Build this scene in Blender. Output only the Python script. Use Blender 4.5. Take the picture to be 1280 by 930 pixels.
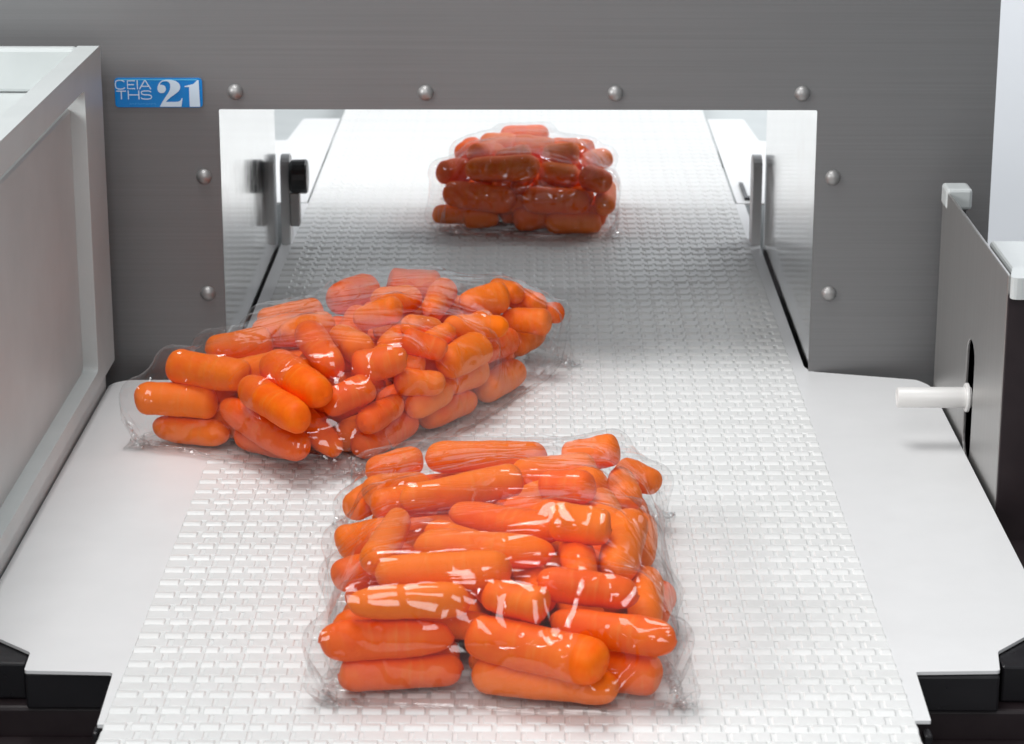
import bpy, bmesh, math, random
import numpy as np
from mathutils import Vector, Matrix

for o in list(bpy.data.objects):
    bpy.data.objects.remove(o)
scene = bpy.context.scene
C = scene.collection
random.seed(3)

# ------------------------------------------------------------------ camera
cam_data = bpy.data.cameras.new('camera')
cam = bpy.data.objects.new('camera', cam_data)
C.objects.link(cam)
cam_data.sensor_width = 36.0
cam_data.lens = 3130.0 / 1280.0 * 36.0
cam_data.clip_start = 0.02
cam_data.clip_end = 60.0
PITCH = math.atan(931 / 3130.0)
YAW = math.atan(28 / (3130.0 / math.cos(PITCH)))
cam.location = (0.0088, 0.0, 0.3865)
fwd = Vector((-math.sin(YAW) * math.cos(PITCH), math.cos(YAW) * math.cos(PITCH), -math.sin(PITCH)))
cam.rotation_euler = fwd.to_track_quat('-Z', 'Y').to_euler()
cam_data.dof.use_dof = True
cam_data.dof.focus_distance = 1.15
cam_data.dof.aperture_fstop = 32.0
scene.camera = cam

# ------------------------------------------------------------------ world and lamps (studio: no sky, no sun)
world = bpy.data.worlds.new('World')
scene.world = world
world.use_nodes = True
bg = world.node_tree.nodes['Background']
bg.inputs[0].default_value = (0.86, 0.90, 0.95, 1)
bg.inputs[1].default_value = 0.33

def softbox(name, loc, target, sx, sy, power, col=(1, 1, 1)):
    d = bpy.data.lights.new(name, 'AREA')
    d.shape = 'RECTANGLE'
    d.size, d.size_y = sx, sy
    d.energy = power
    d.color = col
    o = bpy.data.objects.new(name, d)
    C.objects.link(o)
    o.location = loc
    o.rotation_euler = (Vector(target) - Vector(loc)).to_track_quat('-Z', 'Y').to_euler()
    return o

softbox('softbox_key', (-0.24, 0.98, 1.50), (-0.05, 1.04, 0.0), 0.60, 0.55, 7.2)
softbox('softbox_camera_side', (-0.06, 0.08, 0.72), (0.0, 1.2, 0.0), 0.55, 0.50, 4.2)
softbox('softbox_over_machine', (-0.22, 1.24, 1.05), (0.0, 1.02, 0.0), 0.60, 0.28, 3.0)
softbox('softbox_behind_machine', (-0.40, 1.44, 0.72), (-0.14, 2.00, 0.0), 0.50, 0.14, 1.5, (0.975, 0.985, 1.0)).data.spread = math.radians(100)
softbox('softbox_panel', (-1.00, 0.62, 0.62), (-0.25, 1.304, 0.10), 0.40, 0.40, 9.0)
softbox('added_backdrop_fill', (0.9, 2.3, 1.1), (0.9, 3.0, 0.3), 0.6, 0.4, 20.0, (0.96, 0.98, 1.0))  # added lamp out of view, only there to brighten the backdrop

scene.view_settings.view_transform = 'Standard'
scene.view_settings.look = 'None'
scene.view_settings.exposure = 0.0
scene.view_settings.gamma = 1.0
scene.cycles.use_denoising = True
scene.cycles.use_adaptive_sampling = True
scene.cycles.adaptive_threshold = 0.02
scene.cycles.max_bounces = 8
scene.cycles.transparent_max_bounces = 24
scene.cycles.transmission_bounces = 8
scene.cycles.sample_clamp_indirect = 6.0
scene.cycles.caustics_reflective = False
scene.cycles.caustics_refractive = False

# ------------------------------------------------------------------ materials
def mat(name, col, rough=0.5, metal=0.0, spec=0.5, sss=0.0, sss_r=(1, 1, 1), sss_s=0.003, coat=0.0):
    m = bpy.data.materials.new(name)
    m.use_nodes = True
    b = m.node_tree.nodes['Principled BSDF']
    b.inputs['Base Color'].default_value = (*col, 1)
    b.inputs['Roughness'].default_value = rough
    b.inputs['Metallic'].default_value = metal
    b.inputs['Specular IOR Level'].default_value = spec
    if sss:
        b.inputs['Subsurface Weight'].default_value = sss
        b.inputs['Subsurface Radius'].default_value = sss_r
        b.inputs['Subsurface Scale'].default_value = sss_s
    if coat:
        b.inputs['Coat Weight'].default_value = coat
        b.inputs['Coat Roughness'].default_value = 0.15
    return m, m.node_tree, b

def noise(nt, scale, vec=None, detail=4.0, rough=0.55):
    n = nt.nodes.new('ShaderNodeTexNoise')
    n.inputs['Scale'].default_value = scale
    n.inputs['Detail'].default_value = detail
    n.inputs['Roughness'].default_value = rough
    if vec:
        nt.links.new(vec, n.inputs['Vector'])
    return n

def coords(nt, scale=(1, 1, 1), kind='Object', rot=(0, 0, 0)):
    t = nt.nodes.new('ShaderNodeTexCoord')
    mp = nt.nodes.new('ShaderNodeMapping')
    mp.inputs['Scale'].default_value = scale
    mp.inputs['Rotation'].default_value = rot
    nt.links.new(t.outputs[kind], mp.inputs['Vector'])
    return mp.outputs['Vector']

def bump(nt, b, height, strength, dist=0.001, socket='Normal'):
    n = nt.nodes.new('ShaderNodeBump')
    n.inputs['Strength'].default_value = strength
    n.inputs['Distance'].default_value = dist
    nt.links.new(height, n.inputs['Height'])
    nt.links.new(n.outputs['Normal'], b.inputs[socket])
    return n

def ramp(nt, fac, stops):
    r = nt.nodes.new('ShaderNodeValToRGB')
    while len(r.color_ramp.elements) < len(stops):
        r.color_ramp.elements.new(0.5)
    for e, (p, c) in zip(r.color_ramp.elements, stops):
        e.position = p
        e.color = (*c, 1)
    nt.links.new(fac, r.inputs['Fac'])
    return r.outputs['Color']

M = {}
# brushed stainless of the detector housing
m, nt, b = mat('brushed_steel', (0.20, 0.197, 0.195), 0.48, 0.55, 0.4)
n1 = noise(nt, 1.0, coords(nt, (6, 6, 900)), 3)
n2 = noise(nt, 7.0, coords(nt), 3)
nt.links.new(ramp(nt, n1.outputs['Fac'], [(0.2, (0.205, 0.205, 0.207)), (0.8, (0.235, 0.235, 0.237))]), b.inputs['Base Color'])
nt.links.new(ramp(nt, n2.outputs['Fac'], [(0.3, (0.43,) * 3), (0.7, (0.53,) * 3)]), b.inputs['Roughness'])
bump(nt, b, n1.outputs['Fac'], 0.08, 0.0003)
M['steel'] = m
# finer brushed plate of the pusher unit
m, nt, b = mat('satin_steel', (0.40, 0.395, 0.385), 0.36, 0.75, 0.5)
n1 = noise(nt, 1.0, coords(nt, (700, 700, 6)), 3)
nt.links.new(ramp(nt, n1.outputs['Fac'], [(0.2, (0.37, 0.365, 0.355)), (0.8, (0.43, 0.425, 0.415))]), b.inputs['Base Color'])
bump(nt, b, n1.outputs['Fac'], 0.06, 0.0003)
M['satin'] = m
# polished tunnel liner
m, nt, b = mat('polished_steel', (0.80, 0.80, 0.79), 0.10, 1.0)
n1 = noise(nt, 60, coords(nt), 3)
nt.links.new(ramp(nt, n1.outputs['Fac'], [(0.3, (0.07,) * 3), (0.75, (0.16,) * 3)]), b.inputs['Roughness'])
n2 = noise(nt, 25, coords(nt), 2)
bump(nt, b, n2.outputs['Fac'], 0.05, 0.002)
M['polished'] = m
m, nt, b = mat('rivet_steel', (0.36, 0.355, 0.35), 0.48, 0.7)
n2 = noise(nt, 300, coords(nt), 3)
bump(nt, b, n2.outputs['Fac'], 0.1, 0.0004)
M['rivet'] = m
# belt plastic, translucent natural polyethylene
m, nt, b = mat('belt_plastic', (0.80, 0.805, 0.79), 0.24)
oi = nt.nodes.new('ShaderNodeObjectInfo')
n1 = noise(nt, 180, coords(nt), 4)
mx = nt.nodes.new('ShaderNodeMath'); mx.operation = 'MULTIPLY_ADD'
nt.links.new(oi.outputs['Random'], mx.inputs[0]); mx.inputs[1].default_value = 0.35
nt.links.new(n1.outputs['Fac'], mx.inputs[2])
nt.links.new(ramp(nt, mx.outputs[0], [(0.3, (0.77, 0.775, 0.76)), (1.0, (0.85, 0.855, 0.845))]), b.inputs['Base Color'])
nt.links.new(ramp(nt, n1.outputs['Fac'], [(0.3, (0.34,) * 3), (0.7, (0.48,) * 3)]), b.inputs['Roughness'])
bump(nt, b, n1.outputs['Fac'], 0.10, 0.0008)
M['belt'] = m
# matt white slider plates
m, nt, b = mat('white_plate', (0.78, 0.775, 0.765), 0.38, 0.0, 0.45)
n1 = noise(nt, 40, coords(nt), 5)
n2 = noise(nt, 1.0, coords(nt, (1400, 30, 1400)), 3)
nt.links.new(ramp(nt, n1.outputs['Fac'], [(0.3, (0.83, 0.832, 0.83)), (0.7, (0.86, 0.862, 0.86))]), b.inputs['Base Color'])
nt.links.new(ramp(nt, n2.outputs['Fac'], [(0.3, (0.34,) * 3), (0.7, (0.44,) * 3)]), b.inputs['Roughness'])
M['plate'] = m
# milky cover plastic
m, nt, b = mat('milky_plastic', (0.56, 0.565, 0.555), 0.42)
n1 = noise(nt, 30, coords(nt), 4)
nt.links.new(ramp(nt, n1.outputs['Fac'], [(0.3, (0.52, 0.55, 0.545)), (0.7, (0.57, 0.60, 0.595))]), b.inputs['Base Color'])
bump(nt, b, n1.outputs['Fac'], 0.05, 0.002)
M['milky'] = m
m, nt, b = mat('white_cap', (0.58, 0.61, 0.605), 0.35)
n1 = noise(nt, 160, coords(nt), 4)
bump(nt, b, n1.outputs['Fac'], 0.15, 0.001)
M['cap'] = m
m, nt, b = mat('peg_plastic', (0.74, 0.73, 0.71), 0.33)
n1 = noise(nt, 90, coords(nt), 3)
bump(nt, b, n1.outputs['Fac'], 0.04, 0.001)
M['peg'] = m
m, nt, b = mat('black_plastic', (0.010, 0.009, 0.011), 0.32)
n1 = noise(nt, 120, coords(nt), 3)
nt.links.new(ramp(nt, n1.outputs['Fac'], [(0.3, (0.26,) * 3), (0.7, (0.42,) * 3)]), b.inputs['Roughness'])
M['black'] = m
m, nt, b = mat('dark_frame', (0.022, 0.014, 0.016), 0.45)
n1 = noise(nt, 60, coords(nt), 4)
nt.links.new(ramp(nt, n1.outputs['Fac'], [(0.3, (0.018, 0.011, 0.013)), (0.7, (0.027, 0.018, 0.020))]), b.inputs['Base Color'])
M['dark'] = m
m, nt, b = mat('backdrop_paper', (0.82, 0.84, 0.87), 0.8)
n1 = noise(nt, 3, coords(nt), 3)
nt.links.new(ramp(nt, n1.outputs['Fac'], [(0.3, (0.80, 0.82, 0.85)), (0.7, (0.84, 0.86, 0.89))]), b.inputs['Base Color'])
M['backdrop'] = m
m, nt, b = mat('floor_grey', (0.20, 0.20, 0.205), 0.6)
n1 = noise(nt, 12, coords(nt), 5)
nt.links.new(ramp(nt, n1.outputs['Fac'], [(0.3, (0.17,) * 3), (0.7, (0.23,) * 3)]), b.inputs['Base Color'])
M['floor'] = m
m, nt, b = mat('label_blue', (0.004, 0.19, 0.58), 0.10, 0.0, 0.5, coat=0.6)
n1 = noise(nt, 40, coords(nt), 2)
nt.links.new(ramp(nt, n1.outputs['Fac'], [(0.3, (0.003, 0.20, 0.60)), (0.7, (0.006, 0.25, 0.68))]), b.inputs['Base Color'])
M['blue'] = m
m, nt, b = mat('label_print', (0.66, 0.80, 0.92), 0.25)
n1 = noise(nt, 200, coords(nt), 2)
bump(nt, b, n1.outputs['Fac'], 0.02, 0.0005)
M['print'] = m
m, nt, b = mat('label_fine_print_and_sheen', (0.10, 0.52, 0.85), 0.15)  # pale blue for the fine print and the painted sheen strip
n1 = noise(nt, 200, coords(nt), 2)
bump(nt, b, n1.outputs['Fac'], 0.02, 0.0005)
M['print2'] = m

# carrots
m, nt, b = mat('carrot_flesh', (0.85, 0.15, 0.006), 0.50, 0.0, 0.18)
oi = nt.nodes.new('ShaderNodeObjectInfo')
v1 = coords(nt, (420, 60, 60))
n1 = noise(nt, 1.0, v1, 4)
n2 = noise(nt, 110, coords(nt), 4)
mixr = nt.nodes.new('ShaderNodeMath'); mixr.operation = 'MULTIPLY_ADD'
nt.links.new(oi.outputs['Random'], mixr.inputs[0]); mixr.inputs[1].default_value = 0.75
nt.links.new(n2.outputs['Fac'], mixr.inputs[2])
colr = ramp(nt, mixr.outputs[0], [(0.30, (0.92, 0.090, 0.001)), (0.68, (0.98, 0.130, 0.001)), (1.0, (1.0, 0.185, 0.003))])
mixc = nt.nodes.new('ShaderNodeMix'); mixc.data_type = 'RGBA'
blush = ramp(nt, n1.outputs['Fac'], [(0.56, (0, 0, 0)), (0.76, (0.32, 0.32, 0.32))])
nt.links.new(blush, mixc.inputs[0])
nt.links.new(colr, mixc.inputs[6])
mixc.inputs[7].default_value = (0.90, 0.30, 0.06, 1)
nt.links.new(mixc.outputs[2], b.inputs['Base Color'])
bump(nt, b, n1.outputs['Fac'], 0.35, 0.0012)
M['carrot'] = m

# clear film
m = bpy.data.materials.new('clear_film')
m.use_nodes = True
nt = m.node_tree
nt.nodes.clear()
out = nt.nodes.new('ShaderNodeOutputMaterial')
tr = nt.nodes.new('ShaderNodeBsdfTransparent'); tr.inputs[0].default_value = (0.995, 0.995, 0.995, 1)
gl = nt.nodes.new('ShaderNodeBsdfGlossy'); gl.inputs['Roughness'].default_value = 0.05
df = nt.nodes.new('ShaderNodeBsdfDiffuse'); df.inputs[0].default_value = (0.9, 0.9, 0.9, 1)
lw = nt.nodes.new('ShaderNodeLayerWeight'); lw.inputs['Blend'].default_value = 0.5
pw = nt.nodes.new('ShaderNodeMath'); pw.operation = 'POWER'; pw.inputs[1].default_value = 4.5
nt.links.new(lw.outputs['Facing'], pw.inputs[0])
ma = nt.nodes.new('ShaderNodeMath'); ma.operation = 'MULTIPLY_ADD'; ma.inputs[1].default_value = 0.44; ma.inputs[2].default_value = 0.072
nt.links.new(pw.outputs[0], ma.inputs[0])
mixg = nt.nodes.new('ShaderNodeMixShader')
nt.links.new(ma.outputs[0], mixg.inputs[0]); nt.links.new(tr.outputs[0], mixg.inputs[1]); nt.links.new(gl.outputs[0], mixg.inputs[2])
mixd = nt.nodes.new('ShaderNodeMixShader')
hz = noise(nt, 45, coords(nt), 5)
hr = ramp(nt, hz.outputs['Fac'], [(0.42, (0.001,) * 3), (0.80, (0.010,) * 3)])
nt.links.new(hr, mixd.inputs[0])
nt.links.new(mixg.outputs[0], mixd.inputs[1]); nt.links.new(df.outputs[0], mixd.inputs[2])
nt.links.new(mixd.outputs[0], out.inputs['Surface'])
def ridge(scale, rot):
    n_ = noise(nt, 1.0, coords(nt, scale, rot=rot), 1.5, 0.4)
    s_ = nt.nodes.new('ShaderNodeMath'); s_.operation = 'SUBTRACT'; s_.inputs[1].default_value = 0.5
    a_ = nt.nodes.new('ShaderNodeMath'); a_.operation = 'ABSOLUTE'
    m_ = nt.nodes.new('ShaderNodeMath'); m_.operation = 'SMOOTH_MIN'; m_.inputs[1].default_value = 0.07; m_.inputs[2].default_value = 0.03
    nt.links.new(n_.outputs['Fac'], s_.inputs[0]); nt.links.new(s_.outputs[0], a_.inputs[0]); nt.links.new(a_.outputs[0], m_.inputs[0])
    return m_.outputs[0]
wm = nt.nodes.new('ShaderNodeMath'); wm.operation = 'ADD'
nt.links.new(ridge((18, 70, 42), (0, 0, 0.55)), wm.inputs[0]); nt.links.new(ridge((62, 17, 42), (0, 0, -0.35)), wm.inputs[1])
bp = nt.nodes.new('ShaderNodeBump'); bp.inputs['Strength'].default_value = 0.6; bp.inputs['Distance'].default_value = 0.016
nt.links.new(wm.outputs[0], bp.inputs['Height'])
nt.links.new(bp.outputs[0], gl.inputs['Normal'])
M['film'] = m

# ------------------------------------------------------------------ helpers
def tag(o, label=None, cat=None, group=None, kind=None):
    if label: o['label'] = label
    if cat: o['category'] = cat
    if group: o['group'] = group
    if kind: o['kind'] = kind
    return o

def empty(name, loc, label, cat, group=None):
    o = bpy.data.objects.new(name, None)
    o.empty_display_size = 0.02
    o.location = loc
    C.objects.link(o)
    return tag(o, label, cat, group)

def link(name, me, material, parent=None, smooth=False, world_pos=True):
    if material is not None and not me.materials:
        me.materials.append(material)
    if smooth:
        me.polygons.foreach_set('use_smooth', [True] * len(me.polygons))
    o = bpy.data.objects.new(name, me)
    C.objects.link(o)
    if parent is not None:
        o.parent = parent
        if world_pos:
            l = parent.location
            q = parent.parent
            while q is not None:
                l = l + q.location
                q = q.parent
            o.location = -l
    return o

def bevel(o, w=0.001, seg=2, angle=40):
    md = o.modifiers.new('bevel', 'BEVEL')
    md.width = w
    md.segments = seg
    md.limit_method = 'ANGLE'
    md.angle_limit = math.radians(angle)
    md.harden_normals = False
    return o

def box_mesh(name, boxes):
    bm = bmesh.new()
    for (x0, x1, y0, y1, z0, z1) in boxes:
        r = bmesh.ops.create_cube(bm, size=1.0)
        for v in r['verts']:
            v.co = Vector(((x0 + x1) / 2 + v.co.x * (x1 - x0), (y0 + y1) / 2 + v.co.y * (y1 - y0), (z0 + z1) / 2 + v.co.z * (z1 - z0)))
    me = bpy.data.meshes.new(name)
    bm.to_mesh(me); bm.free()
    return me

def box(name, x0, x1, y0, y1, z0, z1, material, parent=None, bv=0.001):
    o = link(name, box_mesh(name, [(x0, x1, y0, y1, z0, z1)]), material, parent)
    if bv: bevel(o, bv)
    return o

def rounded(pts, radii, seg=5):
    out = []
    n = len(pts)
    for i in range(n):
        p = Vector(pts[i]); a = Vector(pts[i - 1]); c = Vector(pts[(i + 1) % n])
        r = radii[i] if isinstance(radii, (list, tuple)) else radii
        if r <= 0:
            out.append((p.x, p.y)); continue
        d1 = (a - p); d2 = (c - p)
        t = min(r, d1.length * 0.45, d2.length * 0.45)
        q1 = p + d1.normalized() * t; q2 = p + d2.normalized() * t
        for k in range(seg + 1):
            s = k / seg
            v = q1 * (1 - s) ** 2 + p * 2 * s * (1 - s) + q2 * s * s
            out.append((v.x, v.y))
    return out

def prism(name, loops, z0, z1, matrix=None):
    """Extrude one outline (first loop) with holes (other loops) from z0 to z1."""
    bm = bmesh.new()
    es = []
    for lp in loops:
        vs = [bm.verts.new((x, y, z0)) for x, y in lp]
        for i in range(len(vs)):
            es.append(bm.edges.new((vs[i], vs[(i + 1) % len(vs)])))
    bmesh.ops.triangle_fill(bm, use_beauty=True, use_dissolve=False, edges=es, normal=(0, 0, 1))
    fs = list(bm.faces)
    r = bmesh.ops.extrude_face_region(bm, geom=fs)
    for v in [g for g in r['geom'] if isinstance(g, bmesh.types.BMVert)]:
        v.co.z = z1
    bmesh.ops.recalc_face_normals(bm, faces=bm.faces)
    me = bpy.data.meshes.new(name)
    if matrix is not None:
        bm.transform(matrix)
        bmesh.ops.recalc_face_normals(bm, faces=bm.faces)
    bm.to_mesh(me); bm.free()
    return me

# drawing plane XZ facing -Y: local (x, y, z) -> world (x, y0 - z, y)
def facing(y0):
    return Matrix(((1, 0, 0, 0), (0, 0, -1, y0), (0, 1, 0, 0), (0, 0, 0, 1)))

def lathe(name, prof, seg=24, axis='Z'):
    vs, fs = [], []
    n = len(prof)
    for i in range(seg):
        a = 2 * math.pi * i / seg
        for r, h in prof:
            p = (r * math.cos(a), r * math.sin(a), h)
            if axis == 'X': p = (p[2], p[0], p[1])
            if axis == '-Y': p = (p[0], -p[2], p[1])
            vs.append(p)
    for i in range(seg):
        j = (i + 1) % seg
        for k in range(n - 1):
            fs.append((i * n + k, j * n + k, j * n + k + 1, i * n + k + 1))
    me = bpy.data.meshes.new(name)
    me.from_pydata(vs, [], fs)
    bm = bmesh.new(); bm.from_mesh(me)
    bmesh.ops.remove_doubles(bm, verts=bm.verts, dist=1e-6)
    bmesh.ops.recalc_face_normals(bm, faces=bm.faces)
    bm.to_mesh(me); bm.free()
    return me

def shift(me, x, y, z):
    me.transform(Matrix.Translation((x, y, z)))
    return me

# ------------------------------------------------------------------ setting
o = link('floor', box_mesh('floor', [(-4, 4, -1.5, 5, -0.75, -0.70)]), M['floor']); tag(o, kind='structure')
o = link('backdrop', box_mesh('backdrop', [(-4, 4, 3.0, 3.05, -0.70, 2.6)]), M['backdrop']); tag(o, kind='structure')

# ------------------------------------------------------------------ metal detector housing
PY = 1.304
det = empty('metal_detector', (0, PY, -0.08), 'grey brushed steel metal detector housing with a wide rectangular opening over the belt', 'metal detector')
outer = [(-0.62, -0.08), (0.2517, -0.08), (0.2517, 0.285), (-0.62, 0.285)]
hole = rounded([(-0.1572, -0.05), (-0.1572, 0.1428), (0.1585, 0.1428), (0.1585, -0.05)], [0.001, 0.0012, 0.0012, 0.001], 3)
o = link('front_panel', prism('front_panel', [outer, hole], 0.0, 0.002, facing(PY + 0.002)), M['steel'], det)
box('side_body', -0.62, -0.1605, PY + 0.0023, 1.585, -0.08, 0.285, M['steel'], det, 0.002)
box('side_body', 0.1618, 0.2514, PY + 0.0023, 1.585, -0.08, 0.285, M['steel'], det, 0.002)
box('top_body', -0.1603, 0.1616, PY + 0.0023, 1.585, 0.1450, 0.2848, M['steel'], det, 0.002)
box('tunnel_wall', -0.1602, -0.1574, PY + 0.0005, 1.588, -0.05, 0.1426, M['polished'], det, 0.0006)
box('tunnel_wall', 0.1587, 0.1615, PY + 0.0005, 1.588, -0.05, 0.1426, M['polished'], det, 0.0006)
box('tunnel_roof', -0.1572, 0.1585, PY + 0.0025, 1.587, 0.1430, 0.1448, M['polished'], det, 0)
rv = lathe('rivet', [(0.0, 0.0031), (0.0012, 0.0030), (0.0024, 0.0025), (0.0034, 0.0016), (0.0040, 0.0006), (0.0042, 0.0), (0.0042, -0.001)], 24, '-Y')
for (x, z) in ((-0.1481, 0.152), (-0.0478, 0.1517), (0.0519, 0.1515), (0.1502, 0.1516), (-0.1661, 0.1065), (0.1678, 0.1066), (-0.1662, 0.0423), (0.168, 0.043)):
    o = link('rivet', rv, M['rivet'], det, smooth=True, world_pos=False)
    o.location = (x, 0, z + 0.08)

# blue model label stuck on the panel
lab = empty('model_label', (-0.1883, PY, 0.1439), 'glossy blue label reading CEIA THS 21 on the grey steel panel', 'label')
X0, X1, Z0, Z1 = -0.2114, -0.1652, 0.1439, 0.1596
o = link('backing', prism('backing', [rounded([(X0, Z0), (X1, Z0), (X1, Z1), (X0, Z1)], 0.0022, 5)], 0.0, 0.0010, facing(PY - 0.0001)), M['blue'], lab)
bevel(o, 0.0005, 2)
YF = PY - 0.00135
LW, LH = X1 - X0, Z1 - Z0

def ribbon(name, strokes, w, material, thick=0.00012):
    """Strokes (polylines in label units 0..1) drawn as flat ribbons."""
    bm = bmesh.new()
    for si, st in enumerate(strokes):
        pts = [Vector((X0 + x * LW, Z0 + y * LH, 0.00003 * si)) for x, y in st]
        L, R = [], []
        for i, p in enumerate(pts):
            a = pts[max(i - 1, 0)]; c = pts[min(i + 1, len(pts) - 1)]
            d = (c - a).normalized(); nrm = Vector((-d.y, d.x, 0))
            L.append(bm.verts.new(p + nrm * w / 2)); R.append(bm.verts.new(p - nrm * w / 2))
        for i in range(len(pts) - 1):
            bm.faces.new((R[i], R[i + 1], L[i + 1], L[i]))
    bm.transform(facing(YF))
    me = bpy.data.meshes.new(name)
    bm.to_mesh(me); bm.free()
    return link(name, me, material, lab)

def arc(cx, cy, rx, ry, a0, a1, n=10):
    return [(cx + rx * math.cos(math.radians(a0 + (a1 - a0) * i / n)), cy + ry * math.sin(math.radians(a0 + (a1 - a0) * i / n))) for i in range(n + 1)]

SW = 0.00055
ribbon('letter', [[(0.115, 0.87), (0.10, 0.905), (0.075, 0.92), (0.045, 0.92), (0.02, 0.89), (0.012, 0.80), (0.012, 0.74), (0.02, 0.66), (0.045, 0.625), (0.08, 0.625), (0.105, 0.64), (0.118, 0.68)]], SW, M['print'])
ribbon('letter', [[(0.235, 0.905), (0.150, 0.905), (0.150, 0.64), (0.235, 0.64)], [(0.150, 0.775), (0.225, 0.775)]], SW, M['print'])
ribbon('letter', [[(0.262, 0.925), (0.262, 0.62)]], SW, M['print'])
ribbon('letter', [[(0.285, 0.62), (0.345, 0.915), (0.355, 0.915), (0.415, 0.62)], [(0.306, 0.72), (0.394, 0.72)]], SW, M['print'])
ribbon('letter', [[(0.02, 0.555), (0.13, 0.555)], [(0.075, 0.555), (0.075, 0.275)]], SW, M['print'])
ribbon('letter', [[(0.155, 0.575), (0.155, 0.275)], [(0.275, 0.575), (0.275, 0.275)], [(0.155, 0.43), (0.275, 0.43)]], SW, M['print'])
ribbon('letter', [[(0.415, 0.52), (0.405, 0.55), (0.38, 0.562), (0.335, 0.562), (0.31, 0.545), (0.303, 0.505), (0.31, 0.455), (0.335, 0.435), (0.385, 0.43), (0.412, 0.41), (0.42, 0.36), (0.41, 0.31), (0.385, 0.288), (0.335, 0.288), (0.308, 0.305), (0.300, 0.34)]], SW, M['print'])
# the illegible fine print under the name
fine = []
for i in range(10):
    x = 0.165 + i * 0.031
    fine.append([(x, 0.10 + 0.02 * (i % 2)), (x + 0.010, 0.15), (x + 0.020, 0.10 + 0.015 * (i % 3))])
ribbon('fine_print', fine, 0.00022, M['print2'])
ribbon('painted_sheen_line', [[(0.045, 0.945), (0.94, 0.945)]], 0.0006, M['print2'])  # sheen along the label's top edge, painted on as a pale strip

def numeral(loop):
    me = prism('numeral', [[(X0 + x * LW, Z0 + y * LH) for x, y in loop]], 0.0, 0.00012, facing(YF))
    return link('numeral', me, M['print'], lab)

two = (arc(0.535, 0.70, 0.045, 0.155, 20, 160, 6)[::-1] + [(0.4895, 0.66)] + arc(0.535, 0.635, 0.046, 0.135, 180, 360, 8)
       + [(0.585, 0.70), (0.575, 0.78), (0.555, 0.85)] )
two = [(0.505, 0.80), (0.493, 0.72), (0.489, 0.63), (0.497, 0.55), (0.515, 0.50), (0.540, 0.49), (0.565, 0.51), (0.582, 0.57), (0.587, 0.64), (0.580, 0.71),
       (0.562, 0.755), (0.540, 0.77), (0.522, 0.775), (0.520, 0.80), (0.532, 0.85), (0.555, 0.885), (0.590, 0.90), (0.618, 0.875), (0.634, 0.81), (0.637, 0.71),
       (0.630, 0.60), (0.612, 0.50), (0.580, 0.37), (0.545, 0.22), (0.508, 0.03), (0.755, 0.03), (0.772, 0.32), (0.760, 0.32), (0.748, 0.245), (0.725, 0.205),
       (0.690, 0.195), (0.580, 0.195), (0.600, 0.26), (0.640, 0.36), (0.690, 0.46), (0.728, 0.55), (0.748, 0.64), (0.750, 0.73), (0.735, 0.83), (0.700, 0.90),
       (0.650, 0.94), (0.595, 0.945), (0.545, 0.915), (0.520, 0.86)]
numeral(two[::-1])
one = [(0.850, 0.03), (0.968, 0.03), (0.962, 0.93), (0.945, 0.93), (0.900, 0.80), (0.800, 0.73), (0.800, 0.695), (0.850, 0.70)]
numeral(one)

# ------------------------------------------------------------------ conveyor belt
belt = empty('conveyor_belt', (0, 0.80, -0.02), 'white modular plastic conveyor belt of staggered brick-like links running through the steel opening', 'conveyor belt')
PITCH_Y = 0.01452
SEG = ((0.0077, 0.0014), (0.0077, 0.0014), (0.0054, 0.0014))

def link_profile(kind):
    if kind == 'A':     # rounded hinge row: (y, z) seen from the side
        return [(-0.0035, -0.0036), (-0.0034, -0.0021), (-0.0026, -0.0012), (-0.0014, -0.0004), (-0.0002, 0.0), (0.0026, -0.0002), (0.0032, -0.0007), (0.0033, -0.0036)]
    return [(-0.0034, -0.0036), (-0.0034, -0.0010), (-0.0030, -0.0006), (0.0030, -0.0004), (0.0035, -0.0009), (0.0035, -0.0036)]

def link_geo(w, kind):
    pr = link_profile(kind)
    n = len(pr)
    vs, fs = [], []
    bev = 0.00045
    rings = [(-w / 2, 1.0, 0.00045), (-w / 2 + bev, 1.0, 0.0), (w / 2 - bev, 1.0, 0.0), (w / 2, 1.0, 0.00045)]
    for (x, s, dz) in rings:
        for (y, z) in pr:
            vs.append((x, y * (0.92 if dz else 1), z - dz if z > -0.003 else z))
    for k in range(len(rings) - 1):
        for i in range(n - 1):
            fs.append((k * n + i, (k + 1) * n + i, (k + 1) * n + i + 1, k * n + i + 1))
    fs.append(tuple(range(n - 1, -1, -1)))
    fs.append(tuple(range((len(rings) - 1) * n, len(rings) * n)))
    return vs, fs

def row_layout():
    out = []
    for kind, y, off, k0 in (('A', 0.0, 0.0, 0), ('B', 0.00715, 0.0125, 0)):
        x = -0.1385
        k = 0
        if kind == 'B':
            x += 0.0042; k = 2
        while True:
            w, g = SEG[k % 3]
            if x + w > 0.1450: break
            out.append((kind, w, x + w / 2, y)); x += w + g; k += 1
        # wide smooth end links
        xs = 0.1488
        left_in = min(q[2] - q[1] / 2 for q in out if q[0] == kind) - 0.0018
        right_in = max(q[2] + q[1] / 2 for q in out if q[0] == kind) + 0.0018
        out.append((kind, left_in + xs, (left_in - xs) / 2, y))
        out.append((kind, xs + 0.0016 - right_in, (xs + 0.0016 + right_in) / 2, y))
    return out

LAY = row_layout()
def bar_geo():
    me = box_mesh('bar', [(-0.1485, 0.1500, -0.0033, 0.0110, -0.0060, -0.0011)])
    vs = [tuple(v.co) for v in me.vertices]; fs = [tuple(p.vertices) for p in me.polygons]
    return vs, fs

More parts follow.
